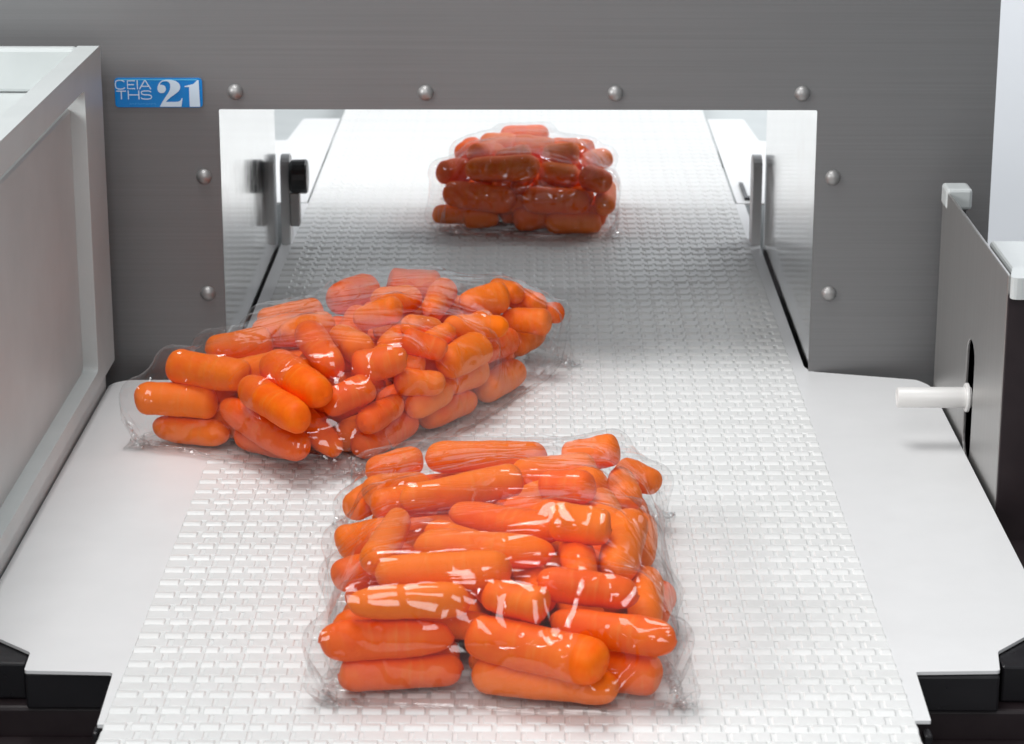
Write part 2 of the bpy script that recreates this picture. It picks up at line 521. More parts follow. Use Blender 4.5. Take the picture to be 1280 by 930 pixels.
def make_mesh(name, parts):
    V, Fc = [], []
    for vs, fs, ox, oy in parts:
        b0 = len(V)
        V += [(x + ox, y + oy, z) for x, y, z in vs]
        Fc += [tuple(i + b0 for i in f) for f in fs]
    me = bpy.data.meshes.new(name)
    me.from_pydata(V, [], Fc)
    bm = bmesh.new(); bm.from_mesh(me)
    bmesh.ops.recalc_face_normals(bm, faces=bm.faces)
    bm.to_mesh(me); bm.free()
    return me

bv, bf = bar_geo()
bar_me = make_mesh('link_row', [(bv, bf, 0, 0)])
full_me = make_mesh('link_row', [(bv, bf, 0, 0)] + [(*link_geo(w, k), x, y) for (k, w, x, y) in LAY])
for me_ in (bar_me, full_me): me_.materials.append(M['belt'])
link_me = {}
NROW = 112
rr = random.Random(11)
for i in range(NROW):
    near = 2 <= i < 6
    o = link('link_row', bar_me if near else full_me, M['belt'], belt, world_pos=False)
    o.location = (rr.uniform(-0.00012, 0.00012), i * PITCH_Y, 0.02 + rr.uniform(-0.0002, 0.0001))
    o.rotation_euler = (math.radians(rr.uniform(-0.9, 0.9)), 0, 0)
    if near:
        for (k, w, x, y) in LAY:
            key = (k, round(w, 5))
            if key not in link_me:
                link_me[key] = make_mesh('link', [(*link_geo(w, k), 0, 0)])
                link_me[key].materials.append(M['belt'])
            q = link('link', link_me[key], M['belt'], o, world_pos=False)
            q.location = (x, y, rr.uniform(-0.00012, 0.00012))

# ------------------------------------------------------------------ slider plates beside the belt
def plate(name, pts, radii, label, z0=-0.0020, z1=-0.0006):
    me = prism(name, [rounded(pts, radii, 5)], z0, z1)
    o = link(name, me, M['plate'])
    bevel(o, 0.0006, 2, 50)
    return tag(o, label, 'slider plate', 'white slider plates beside the belt')

plate('slider_plate', [(0.1502, 0.851), (0.1563, 0.851), (0.1573, 0.8962), (0.1900, 0.8975), (0.1925, 0.9165), (0.2195, 0.947), (0.2205, 1.2780), (0.2150, 1.2885), (0.1605, 1.3035), (0.1570, 1.312), (0.1570, 1.7150), (0.1502, 1.7150)],
      [0.0006, 0.0006, 0.0016, 0.0016, 0.0016, 0.006, 0.004, 0.003, 0.003, 0.003, 0.0005, 0.0005], 'white slider plate right of the belt, under the peg, notched near corner')
plate('slider_plate', [(-0.1486, 0.845), (-0.1486, 1.7150), (-0.1560, 1.7150), (-0.1560, 1.300), (-0.1600, 1.2855), (-0.2090, 1.2845), (-0.2168, 1.2770), (-0.2168, 0.938), (-0.1888, 0.9125), (-0.1878, 0.8945), (-0.1530, 0.8930), (-0.1512, 0.845)],
      [0.0005, 0.0005, 0.0005, 0.003, 0.003, 0.005, 0.005, 0.006, 0.0016, 0.0016, 0.0022, 0.0005], 'white slider plate left of the belt, a tilted carrot bag overhanging it')
plate('slider_plate', [(0.1518, 1.718), (0.2600, 1.718), (0.2600, 1.938), (0.1865, 1.940), (0.1815, 2.031), (0.1518, 2.031)],
      [0.0005, 0.003, 0.003, 0.004, 0.004, 0.0005], 'far white slider plate beyond the opening, right of the belt')
plate('slider_plate', [(-0.1500, 1.718), (-0.1500, 2.031), (-0.1800, 2.031), (-0.1850, 1.940), (-0.2600, 1.938), (-0.2600, 1.718)],
      [0.0005, 0.0005, 0.004, 0.004, 0.003, 0.003], 'far white slider plate beyond the opening, left of the belt')

# ------------------------------------------------------------------ dark conveyor frame below
fr = empty('black_conveyor_base', (0, 0.88, -0.30), 'black conveyor frame showing below the notched white plates in the bottom corners', 'conveyor')
for s in (-1, 1):
    a, b_ = (0.1545, 0.1900)
    x0, x1 = (a, b_) if s > 0 else (-b_ + 0.002, -a + 0.002)
    box('front_beam', x0, x1, 0.896, 0.960, -0.0175, -0.0024, M['black'], fr, 0.001)
    x0, x1 = (0.1545, 0.30) if s > 0 else (-0.30, -0.1530)
    box('side_member', x0, x1, 0.8990, 1.26, -0.12, -0.0180, M['dark'], fr, 0.0015)
    x0, x1 = (0.1925, 0.30) if s > 0 else (-0.30, -0.1895)
    box('corner_block', x0, x1, 0.906, 0.975, -0.0178, -0.0025, M['black'], fr, 0.001)
    x0, x1 = (0.1535, 0.1565) if s > 0 else (-0.1535, -0.1512)
    box('pin', x0, x1, 0.846, 0.853, -0.0085, -0.0045, M['black'], fr, 0.0008)
    x0, x1 = (0.157, 0.30) if s > 0 else (-0.30, -0.1535)
    box('lower_panel', x0, x1, 0.862, 0.8985, -0.12, -0.030, M['dark'], fr, 0.001)
box('cross_tray', -0.1530, 0.1530, 0.86, 2.2, -0.040, -0.030, M['dark'], fr, 0)
box('base_edge', 0.157, 0.34, 0.850, 0.8615, -0.14, -0.034, M['plate'], fr, 0.001)
far = empty('outfeed_base', (0, 1.75, -0.70), 'pale grey outfeed base below the far end of the belt', 'machine base')
box('base_block', -0.26, 0.26, 1.75, 2.55, -0.70, -0.045, M['milky'], far, 0.003)
box('end_shelf', 0.152, 0.258, 2.045, 2.5, -0.0448, -0.030, M['milky'], far, 0.003)
box('end_shelf', -0.258, -0.150, 2.045, 2.5, -0.0448, -0.030, M['milky'], far, 0.003)

# ------------------------------------------------------------------ uprights at the tunnel end
def upright(name, x, label, knob):
    u = empty(name, (x, 1.603, 0.0), label, 'bracket', 'rounded uprights at the tunnel exit')
    loop = [(-0.010, -0.004), (0.010, -0.004), (0.010, 0.049)] + [(0.010 * math.cos(t), 0.049 + 0.0085 * math.sin(t)) for t in [math.pi * k / 10 for k in range(1, 10)]] + [(-0.010, 0.049)]
    # prism axis along X
    mtx = Matrix(((0, 0, 1, x - 0.002), (1, 0, 0, 1.603), (0, 1, 0, 0), (0, 0, 0, 1)))
    o = link('rounded_bar', prism('rounded_bar', [loop], 0.0, 0.0060, mtx), M['plate'], u)
    bevel(o, 0.0015, 3)
    if knob:
        me = lathe('knob', [(0.0, -0.002), (0.0095, -0.002), (0.0110, 0.0), (0.0112, 0.0085), (0.0103, 0.0098), (0.0, 0.0098)], 20, 'X')
        k = link('knob', shift(me, x + 0.0062, 1.594, 0.0445), M['black'], u)
        bevel(k, 0.0006, 2)
        box('knob_bracket', x + 0.0042, x + 0.0105, 1.590, 1.600, 0.012, 0.034, M['rivet'], u, 0.001)
    return u
upright('rounded_upright', -0.1535, 'white rounded upright with a black knob at the left tunnel exit', True)
upright('rounded_upright', 0.1535, 'plain white rounded upright at the right tunnel exit', False)
o = link('clip', prism('clip', [[(0.1578, 1.726), (0.1665, 1.726), (0.1665, 1.732), (0.1605, 1.732), (0.1605, 1.775), (0.1578, 1.778)]], -0.0004, 0.0016), M['black'])  # black sliver standing in for the dark gap at the plate corner
tag(o, 'tiny black sliver standing in for the dark gap at the far right plate', 'clip')

# ------------------------------------------------------------------ milky cover on the left
cov = empty('plastic_cover', (-0.30, 1.04, 0.012), 'milky white plastic cover with recessed side panel left of the belt', 'cover')
XA = -0.2140
box('body', -0.46, XA - 0.0078, 0.76, 1.2785, 0.0122, 0.157, M['milky'], cov, 0.002)
mtx = Matrix(((0, 0, 1, XA - 0.0112), (1, 0, 0, 0), (0, 1, 0, 0), (0, 0, 0, 1)))
o = link('side_frame', prism('side_frame', [rounded([(0.76, 0.0120), (1.2798, 0.0120), (1.2798, 0.1805), (0.76, 0.1805)], 0.002, 4), rounded([(0.80, 0.0205), (1.2300, 0.0205), (1.2300, 0.1660), (0.80, 0.1660)], 0.004, 4)], 0.0, 0.0112, mtx), M['milky'], cov)
bevel(o, 0.0018, 3)
box('end_wall', -0.46, XA - 0.0112, 1.2718, 1.2797, 0.1573, 0.1803, M['milky'], cov, 0.002)
leg = box('leg_panel', -0.44, -0.2178, 0.80, 1.272, -0.30, 0.0118, M['milky'], cov, 0.001)

# ------------------------------------------------------------------ pusher unit on the right
pu = empty('pusher_unit', (0.26, 1.18, -0.10), 'satin steel reject pusher box with slotted side plate and white peg, right of the belt', 'pusher')
XR = 0.2222
slot = []
yc, hw = 1.1735, 0.0110
slot = [(yc - hw * math.cos(t), 0.0450 + 0.0092 * math.sin(t)) for t in [math.pi * k / 8 for k in range(9)]] + [(yc + hw * math.cos(t), 0.0030 - 0.0092 * math.sin(t)) for t in [math.pi * k / 8 for k in range(9)]]
mtx = Matrix(((0, 0, 1, XR), (1, 0, 0, 0), (0, 1, 0, 0), (0, 0, 0, 1)))
o = link('side_plate', prism('side_plate', [[(1.092, -0.10), (1.2780, -0.10), (1.2780, 0.1055), (1.2740, 0.1072), (1.092, 0.1075)], slot], 0.0, 0.0015, mtx), M['satin'], pu)
bevel(o, 0.0004, 2)
box('rear_flange', XR + 0.0016, XR + 0.0125, 1.2755, 1.2778, -0.10, 0.099, M['satin'], pu, 0.0004)
box('inner_wall', XR + 0.0060, XR + 0.0075, 1.0960, 1.2752, -0.10, 0.0990, M['black'], pu, 0.0004)
box('front_plate', XR + 0.0002, 0.46, 1.0895, 1.0915, -0.10, 0.0990, M['dark'], pu, 0.0004)
box('edge_cap', XR - 0.0006, XR + 0.0128, 1.2625, 1.2795, 0.0985, 0.1095, M['cap'], pu, 0.0016)
o = link('edge_cap', prism('edge_cap', [rounded([(XR - 0.0006, 1.083), (0.30, 1.083), (0.30, 1.104), (XR + 0.004, 1.104)], [0.005, 0.002, 0.003, 0.004])], 0.0985, 0.1085), M['cap'], pu)
bevel(o, 0.0014, 3)
box('top_cover', XR + 0.0092, 0.46, 1.1050, 1.1900, 0.0960, 0.1000, M['cap'], pu, 0.0015)
peg = link('peg', shift(lathe('peg', [(0.0, -0.0345), (0.0030, -0.0345), (0.0031, -0.0350), (0.0046, -0.0350), (0.0051, -0.0344), (0.0052, -0.001), (0.0052, 0.0012), (0.0, 0.0012)], 28, 'X'), XR, yc, 0.0250), M['peg'], pu, smooth=False)
bevel(peg, 0.0003, 2)
peg.data.polygons.foreach_set('use_smooth', [True] * len(peg.data.polygons))
col = link('peg_collar', shift(lathe('peg_collar', [(0.0054, -0.0018), (0.0068, -0.0018), (0.0072, -0.0012), (0.0072, -0.0002), (0.0054, -0.0002), (0.0054, -0.0018)], 28, 'X'), XR, yc, 0.0250), M['peg'], peg)

# ------------------------------------------------------------------ carrots and bags
HEAPS = {
    'b1': (31, [
        (-0.0592, 0.8706, 0.0090, -0.0220, 0.8737, 0.0090, 0.0078),
        (-0.0083, 0.8694, 0.0090, 0.0356, 0.8585, 0.0090, 0.0078),
        (-0.0651, 0.8677, 0.0229, -0.0262, 0.8721, 0.0235, 0.0084),
        (-0.0099, 0.8701, 0.0245, 0.0310, 0.8493, 0.0231, 0.0096),
        (0.0200, 0.8718, 0.0294, 0.0578, 0.8624, 0.0268, 0.0078),
        (-0.0553, 0.8685, 0.0379, -0.0187, 0.8729, 0.0381, 0.0078),
        (-0.0046, 0.8731, 0.0398, 0.0101, 0.8672, 0.0386, 0.0078),
        (0.0152, 0.8805, 0.0417, 0.0444, 0.8771, 0.0390, 0.0078),
        (-0.0460, 0.8896, 0.0420, -0.0036, 0.8911, 0.0430, 0.0080),
        (-0.0322, 0.9165, 0.0432, 0.0124, 0.9141, 0.0411, 0.0078),
        (0.0423, 0.9082, 0.0372, 0.0475, 0.9453, 0.0415, 0.0089),
        (0.0278, 0.8933, 0.0396, 0.0257, 0.9257, 0.0378, 0.0078),
        (0.0195, 0.9177, 0.0532, 0.0352, 0.9165, 0.0510, 0.0078),
        (-0.0210, 0.9592, 0.0414, 0.0165, 0.9350, 0.0431, 0.0078),
        (0.0017, 0.9714, 0.0377, 0.0216, 0.9487, 0.0424, 0.0078),
        (-0.0401, 0.9660, 0.0452, -0.0002, 0.9820, 0.0474, 0.0078),
        (0.0169, 0.9820, 0.0449, 0.0299, 0.9732, 0.0476, 0.0078),
        (0.0365, 0.9855, 0.0367, 0.0408, 0.9575, 0.0350, 0.0078),
        (0.0060, 1.0092, 0.0420, 0.0306, 1.0138, 0.0420, 0.0078),
        (0.0477, 1.0474, 0.0260, 0.0483, 0.9979, 0.0346, 0.0078),
        (0.0558, 0.9984, 0.0223, 0.0516, 0.9485, 0.0268, 0.0078),
        (0.0512, 1.0651, 0.0220, 0.0611, 1.0527, 0.0228, 0.0078),
        (-0.0599, 1.0453, 0.0306, -0.0446, 1.0527, 0.0319, 0.0078),
        (-0.0326, 1.0398, 0.0380, 0.0098, 1.0437, 0.0380, 0.0078),
        (0.0272, 1.0490, 0.0353, 0.0419, 1.0450, 0.0397, 0.0078),
        (-0.0659, 0.9557, 0.0298, -0.0514, 0.9620, 0.0319, 0.0078),
        (-0.0514, 0.9088, 0.0400, -0.0453, 0.9524, 0.0405, 0.0078),
        (-0.0530, 0.9737, 0.0397, -0.0350, 0.9847, 0.0380, 0.0078),
        (-0.0666, 1.0132, 0.0249, -0.0578, 1.0294, 0.0260, 0.0078),
        (0.0533, 0.9057, 0.0121, 0.0599, 0.9348, 0.0148, 0.0078),
        (-0.0651, 0.9287, 0.0260, -0.0514, 0.9367, 0.0264, 0.0078),
        (-0.0399, 1.0297, 0.0131, -0.0104, 1.0388, 0.0095, 0.0083),
        (-0.0452, 0.9089, 0.0229, -0.0387, 0.9358, 0.0222, 0.0070),
        (0.0070, 0.8806, 0.0292, -0.0089, 0.9076, 0.0305, 0.0074),
        (0.0384, 1.0155, 0.0091, 0.0168, 1.0370, 0.0091, 0.0079),
        (0.0032, 0.9593, 0.0083, -0.0211, 0.9788, 0.0083, 0.0071),
        (-0.0112, 1.0013, 0.0221, 0.0145, 1.0009, 0.0165, 0.0073),
        (0.0166, 0.9422, 0.0240, -0.0102, 0.9612, 0.0205, 0.0078),
        (0.0159, 0.8894, 0.0088, 0.0304, 0.9256, 0.0088, 0.0076),
        (-0.0317, 1.0182, 0.0086, 0.0020, 1.0275, 0.0086, 0.0074),
        (-0.0604, 0.9257, 0.0095, -0.0395, 0.9425, 0.0095, 0.0083),
        (-0.0314, 0.9530, 0.0223, -0.0111, 0.9873, 0.0221, 0.0080),
        (0.0031, 1.0268, 0.0307, 0.0337, 1.0254, 0.0326, 0.0079),
        (-0.0506, 0.9947, 0.0328, -0.0326, 1.0191, 0.0216, 0.0072),
        (0.0106, 0.9205, 0.0152, 0.0397, 0.9474, 0.0201, 0.0073),
        (0.0510, 0.9812, 0.0095, 0.0239, 1.0091, 0.0095, 0.0083),
        (-0.0196, 1.0198, 0.0213, 0.0193, 1.0200, 0.0174, 0.0071),
        (-0.0082, 0.8855, 0.0214, -0.0467, 0.8955, 0.0238, 0.0076),
        (-0.0611, 0.9955, 0.0087, -0.0535, 1.0285, 0.0087, 0.0075),
        (-0.0256, 0.9114, 0.0089, -0.0166, 0.9373, 0.0089, 0.0077),
        (-0.0457, 0.8985, 0.0096, -0.0364, 0.9256, 0.0096, 0.0084),
        (-0.0105, 0.9288, 0.0353, -0.0290, 0.9475, 0.0362, 0.0086),
        (0.0351, 1.0296, 0.0198, 0.0133, 1.0482, 0.0211, 0.0071),
        (-0.0509, 0.9933, 0.0180, -0.0237, 0.9946, 0.0214, 0.0081),
        (0.0144, 0.9510, 0.0096, 0.0519, 0.9642, 0.0096, 0.0084),
        (0.0280, 0.9751, 0.0269, 0.0054, 0.9855, 0.0222, 0.0071),
        (-0.0167, 0.9025, 0.0172, -0.0096, 0.9338, 0.0205, 0.0080),
        (0.0319, 1.0430, 0.0095, 0.0557, 1.0495, 0.0095, 0.0083),
        (-0.0309, 0.9065, 0.0222, -0.0233, 0.9410, 0.0203, 0.0084),
        (-0.0452, 1.0408, 0.0220, -0.0078, 1.0508, 0.0220, 0.0078),
        (-0.0171, 1.0323, 0.0256, 0.0060, 1.0369, 0.0178, 0.0076),
        (0.0205, 0.9873, 0.0095, -0.0065, 0.9933, 0.0095, 0.0083),
        (-0.0562, 1.0424, 0.0091, -0.0175, 1.0519, 0.0091, 0.0079),
        (0.0299, 0.8844, 0.0223, 0.0234, 0.9154, 0.0230, 0.0084),
        (0.0522, 0.8692, 0.0094, 0.0227, 0.8766, 0.0094, 0.0082),
        (-0.0248, 0.9483, 0.0085, -0.0513, 0.9705, 0.0085, 0.0073),
        (-0.0589, 0.9766, 0.0199, -0.0308, 0.9804, 0.0182, 0.0073),
        (-0.0482, 0.8841, 0.0136, -0.0236, 0.8879, 0.0085, 0.0073),
        (-0.0119, 0.9547, 0.0086, -0.0328, 0.9714, 0.0086, 0.0074),
        (-0.0591, 0.9819, 0.0083, -0.0276, 0.9897, 0.0083, 0.0071),
        (0.0520, 0.8903, 0.0248, 0.0532, 0.9200, 0.0272, 0.0080),
        (0.0102, 0.9326, 0.0086, 0.0328, 0.9429, 0.0086, 0.0074),
        (-0.0112, 0.8838, 0.0084, 0.0064, 0.9106, 0.0084, 0.0072),
        (0.0423, 1.0068, 0.0194, 0.0119, 1.0107, 0.0274, 0.0072),
        (0.0347, 0.9315, 0.0304, 0.0264, 0.9595, 0.0323, 0.0071),
        (0.0355, 0.8884, 0.0091, 0.0406, 0.9126, 0.0091, 0.0079),
        (-0.0597, 0.8881, 0.0203, -0.0601, 0.9108, 0.0093, 0.0081),
        (-0.0580, 1.0067, 0.0337, -0.0397, 1.0291, 0.0276, 0.0074),
        (0.0547, 0.9997, 0.0086, 0.0502, 1.0320, 0.0086, 0.0074),
        (-0.0606, 0.9442, 0.0089, -0.0430, 0.9614, 0.0214, 0.0077),
        (0.0130, 0.8997, 0.0267, 0.0065, 0.9339, 0.0293, 0.0071),
        (0.0007, 1.0477, 0.0085, 0.0335, 1.0585, 0.0085, 0.0073),
        (0.0225, 0.9647, 0.0198, -0.0027, 0.9733, 0.0211, 0.0078),
        (-0.0317, 0.9997, 0.0342, -0.0087, 1.0134, 0.0323, 0.0080),
        (0.0387, 0.9182, 0.0229, 0.0470, 0.9400, 0.0098, 0.0086),
        (0.0075, 0.8805, 0.0159, -0.0006, 0.9120, 0.0213, 0.0071),
        (0.0397, 0.9738, 0.0156, 0.0264, 0.9949, 0.0212, 0.0074),
        (-0.0269, 1.0045, 0.0098, -0.0030, 1.0104, 0.0098, 0.0086),
        (-0.0044, 0.9186, 0.0086, -0.0020, 0.9457, 0.0086, 0.0074),
        (0.0354, 0.9995, 0.0408, 0.0027, 0.9949, 0.0318, 0.0079),
        (0.0279, 0.9711, 0.0085, 0.0022, 0.9769, 0.0085, 0.0073),
    ], [
        'medium crosswise carrot, second from left in lowest row of nearest bag',
        'long crosswise carrot, fourth from left in lowest row of nearest bag',
        'medium crosswise carrot, leftmost in lowest row of nearest bag',
        'long crosswise carrot, third from left in lowest row of nearest bag',
        'medium crosswise carrot, fifth from left in lowest row of nearest bag',
        'medium crosswise carrot, leftmost in second row up of nearest bag',
        'stubby crosswise carrot, second from left in second row up of nearest bag',
        'medium crosswise carrot, fourth from left in second row up of nearest bag',
        'long crosswise carrot, third from left in third row up of nearest bag',
        'long crosswise carrot, fourth from left in third row up of nearest bag',
        'medium endwise carrot, rightmost in third row up of nearest bag',
        'medium endwise carrot, fifth from left in third row up of nearest bag',
        'stubby crosswise carrot, fourth from left in fourth row up of nearest bag',
        'long crosswise carrot, third from left in fourth row up of nearest bag',
        'medium crosswise carrot, third from left in fifth row up of nearest bag',
        'long crosswise carrot, second from left in sixth row up of nearest bag',
        'stubby crosswise carrot, third from left in sixth row up of nearest bag',
        'medium endwise carrot, fourth from left in fifth row up of nearest bag',
        'medium crosswise carrot, third from left in topmost row of nearest bag',
        'long endwise carrot, fourth from left in sixth row up of nearest bag',
        'long endwise carrot, rightmost in fourth row up of nearest bag',
        'stubby crosswise carrot, rightmost in sixth row up of nearest bag',
        'stubby crosswise carrot, leftmost in topmost row of nearest bag',
        'long crosswise carrot, second from left in topmost row of nearest bag',
        'stubby crosswise carrot, rightmost in topmost row of nearest bag',
        'stubby crosswise carrot, second from left in third row up of nearest bag',
        'long endwise carrot, leftmost in fourth row up of nearest bag',
        'stubby crosswise carrot, second from left in fifth row up of nearest bag',
        'stubby slanting carrot, leftmost in fifth row up of nearest bag',
        'medium endwise carrot, rightmost in second row up of nearest bag',
        'stubby crosswise carrot, leftmost in third row up of nearest bag',
        '',
        '',
        '',
        '',
        '',
        '',
        '',
        '',
        '',
        '',
        '',
        '',
        '',
        '',
        '',
        '',
        '',
        '',
        '',
        '',
        'medium crosswise carrot, second from left in fourth row up of nearest bag',
        '',
        '',
        '',
        '',
        '',
        'medium crosswise carrot, rightmost in fifth row up of nearest bag',
        '',
        '',
        '',
        '',
        '',
        '',
        'medium crosswise carrot, rightmost in lowest row of nearest bag',
        '',
        '',
        '',
        '',
        '',
        'medium endwise carrot, fifth from left in second row up of nearest bag',
        '',
        '',
        '',
        '',
        '',
        '',
        'medium crosswise carrot, leftmost in sixth row up of nearest bag',
        '',
        '',
        'medium endwise carrot, third from left in second row up of nearest bag',
        '',
        '',
        '',
        '',
        '',
        '',
        '',
        '',
        'medium crosswise carrot, fourth from left in topmost row of nearest bag',
        '',
    ]),
    'b2': (40, [
        (-0.1807, 1.1720, 0.0239, -0.1509, 1.1683, 0.0229, 0.0093),
        (-0.1650, 1.1767, 0.0392, -0.1339, 1.1614, 0.0393, 0.0088),
        (-0.1739, 1.1755, 0.0082, -0.1439, 1.1646, 0.0082, 0.0070),
        (-0.1372, 1.1578, 0.0230, -0.1028, 1.1254, 0.0149, 0.0094),
        (-0.1254, 1.1448, 0.0369, -0.1006, 1.1090, 0.0341, 0.0088),
        (-0.1317, 1.1609, 0.0083, -0.1084, 1.1464, 0.0083, 0.0071),
        (-0.1155, 1.1564, 0.0456, -0.0921, 1.1234, 0.0419, 0.0096),
        (-0.1013, 1.1900, 0.0517, -0.0876, 1.1516, 0.0472, 0.0086),
        (-0.0873, 1.2006, 0.0476, -0.0760, 1.1793, 0.0470, 0.0087),
        (-0.0864, 1.1382, 0.0324, -0.0722, 1.1444, 0.0369, 0.0084),
        (-0.0989, 1.1585, 0.0189, -0.0916, 1.1478, 0.0103, 0.0071),
        (-0.0731, 1.1595, 0.0437, -0.0574, 1.1650, 0.0462, 0.0096),
        (-0.0772, 1.2342, 0.0478, -0.0631, 1.2302, 0.0534, 0.0075),
        (-0.0635, 1.2044, 0.0413, -0.0533, 1.2542, 0.0401, 0.0074),
        (-0.0522, 1.2125, 0.0496, -0.0424, 1.2233, 0.0451, 0.0066),
        (-0.0425, 1.2477, 0.0488, -0.0380, 1.2971, 0.0469, 0.0082),
        (-0.0241, 1.2775, 0.0446, -0.0101, 1.2865, 0.0454, 0.0093),
        (-0.0329, 1.2350, 0.0437, -0.0080, 1.2382, 0.0423, 0.0066),
        (-0.0105, 1.3145, 0.0433, -0.0010, 1.3025, 0.0431, 0.0066),
        (0.0004, 1.3177, 0.0366, 0.0108, 1.3062, 0.0362, 0.0071),
        (0.0097, 1.3221, 0.0289, 0.0207, 1.3115, 0.0300, 0.0066),
        (-0.0021, 1.2896, 0.0320, 0.0133, 1.2859, 0.0320, 0.0078),
        (-0.0320, 1.1961, 0.0356, -0.0198, 1.2172, 0.0366, 0.0096),
        (-0.0520, 1.1851, 0.0500, -0.0375, 1.1858, 0.0453, 0.0066),
        (-0.0472, 1.2058, 0.0409, -0.0341, 1.2095, 0.0480, 0.0066),
        (-0.0649, 1.1898, 0.0408, -0.0499, 1.1869, 0.0352, 0.0087),
        (-0.0698, 1.1368, 0.0232, -0.0585, 1.1647, 0.0229, 0.0075),
        (-0.0730, 1.1451, 0.0088, -0.0536, 1.1806, 0.0088, 0.0076),
        (-0.0542, 1.1723, 0.0331, -0.0387, 1.1735, 0.0319, 0.0072),
        (-0.0493, 1.2077, 0.0124, -0.0312, 1.2327, 0.0123, 0.0085),
        (-0.0214, 1.2594, 0.0127, -0.0076, 1.2859, 0.0133, 0.0083),
        (0.0000, 1.3002, 0.0161, 0.0097, 1.3171, 0.0163, 0.0080),
        (-0.1522, 1.2245, 0.0344, -0.1298, 1.2313, 0.0358, 0.0090),
        (-0.1292, 1.2634, 0.0381, -0.1082, 1.2801, 0.0380, 0.0087),
        (-0.1134, 1.2126, 0.0460, -0.0980, 1.2286, 0.0450, 0.0089),
        (-0.0941, 1.2920, 0.0426, -0.0811, 1.3136, 0.0421, 0.0095),
        (-0.0642, 1.3216, 0.0429, -0.0479, 1.3241, 0.0422, 0.0091),
        (-0.0697, 1.2676, 0.0474, -0.0560, 1.2767, 0.0473, 0.0087),
        (-0.0182, 1.2460, 0.0271, -0.0045, 1.2654, 0.0269, 0.0087),
        (-0.1043, 1.1630, 0.0361, -0.0994, 1.1942, 0.0369, 0.0077),
        (-0.0440, 1.2407, 0.0213, -0.0705, 1.2443, 0.0233, 0.0083),
        (-0.0613, 1.2575, 0.0233, -0.0321, 1.2535, 0.0211, 0.0077),
        (-0.0686, 1.2658, 0.0318, -0.0546, 1.2967, 0.0356, 0.0075),
        (-0.0917, 1.1516, 0.0299, -0.0893, 1.1816, 0.0297, 0.0075),
        (-0.0959, 1.2716, 0.0280, -0.0621, 1.2697, 0.0140, 0.0085),
        (-0.0665, 1.2070, 0.0168, -0.0924, 1.2071, 0.0098, 0.0086),
        (-0.1320, 1.1746, 0.0098, -0.1647, 1.1866, 0.0098, 0.0086),
        (-0.0980, 1.1682, 0.0092, -0.0771, 1.1745, 0.0230, 0.0070),
        (-0.1132, 1.2225, 0.0215, -0.0746, 1.2175, 0.0261, 0.0083),
        (-0.0540, 1.2929, 0.0218, -0.0242, 1.3167, 0.0208, 0.0076),
        (-0.0668, 1.2194, 0.0091, -0.0983, 1.2240, 0.0091, 0.0079),
        (-0.1036, 1.1810, 0.0095, -0.1093, 1.2136, 0.0095, 0.0083),
        (-0.1104, 1.2374, 0.0219, -0.0969, 1.2585, 0.0200, 0.0081),
        (-0.1273, 1.2342, 0.0208, -0.1165, 1.2634, 0.0237, 0.0079),
        (-0.0836, 1.2820, 0.0096, -0.0515, 1.3040, 0.0096, 0.0084),
        (-0.0340, 1.2081, 0.0218, -0.0191, 1.2292, 0.0217, 0.0082),
        (-0.0878, 1.2414, 0.0310, -0.0832, 1.2667, 0.0390, 0.0086),
        (-0.0550, 1.2275, 0.0237, -0.0917, 1.2327, 0.0189, 0.0076),
        (-0.1197, 1.2238, 0.0087, -0.1045, 1.2600, 0.0087, 0.0075),
        (-0.1083, 1.1770, 0.0233, -0.1197, 1.2018, 0.0192, 0.0084),
        (-0.0532, 1.2446, 0.0085, -0.0252, 1.2467, 0.0085, 0.0073),
        (-0.0129, 1.3048, 0.0332, -0.0459, 1.3107, 0.0351, 0.0075),
        (-0.0635, 1.1767, 0.0207, -0.0498, 1.1964, 0.0225, 0.0071),
        (-0.1554, 1.2047, 0.0086, -0.1329, 1.2208, 0.0086, 0.0074),
        (-0.1457, 1.1913, 0.0224, -0.1279, 1.2196, 0.0217, 0.0081),
        (-0.0098, 1.2791, 0.0276, -0.0460, 1.2819, 0.0222, 0.0073),
        (-0.0821, 1.1572, 0.0092, -0.0705, 1.1784, 0.0092, 0.0080),
        (-0.1125, 1.2104, 0.0302, -0.0763, 1.2041, 0.0336, 0.0085),
        (-0.0523, 1.2093, 0.0274, -0.0351, 1.2301, 0.0277, 0.0083),
        (-0.1633, 1.1892, 0.0247, -0.1512, 1.2128, 0.0218, 0.0081),
        (-0.0156, 1.2363, 0.0092, -0.0004, 1.2703, 0.0092, 0.0080),
        (-0.0649, 1.2518, 0.0097, -0.0944, 1.2704, 0.0097, 0.0085),
        (-0.1199, 1.2633, 0.0091, -0.0942, 1.2907, 0.0141, 0.0079),
        (-0.0985, 1.2397, 0.0084, -0.0798, 1.2547, 0.0221, 0.0072),
        (-0.0331, 1.2682, 0.0091, -0.0373, 1.2980, 0.0091, 0.0079),
        (-0.1146, 1.1580, 0.0202, -0.1298, 1.1892, 0.0204, 0.0074),
        (-0.0863, 1.1316, 0.0128, -0.1061, 1.1473, 0.0268, 0.0075),
        (-0.0244, 1.3087, 0.0083, -0.0475, 1.3178, 0.0083, 0.0071),
        (-0.0959, 1.2861, 0.0281, -0.0640, 1.2833, 0.0206, 0.0078),
        (-0.0435, 1.1908, 0.0084, -0.0239, 1.2195, 0.0084, 0.0072),
        (-0.0696, 1.1913, 0.0240, -0.1008, 1.1960, 0.0230, 0.0079),
        (-0.0364, 1.2455, 0.0334, -0.0168, 1.2654, 0.0382, 0.0077),
        (-0.1440, 1.1811, 0.0324, -0.1179, 1.1960, 0.0350, 0.0075),
        (-0.0848, 1.3006, 0.0095, -0.0611, 1.3152, 0.0095, 0.0083),
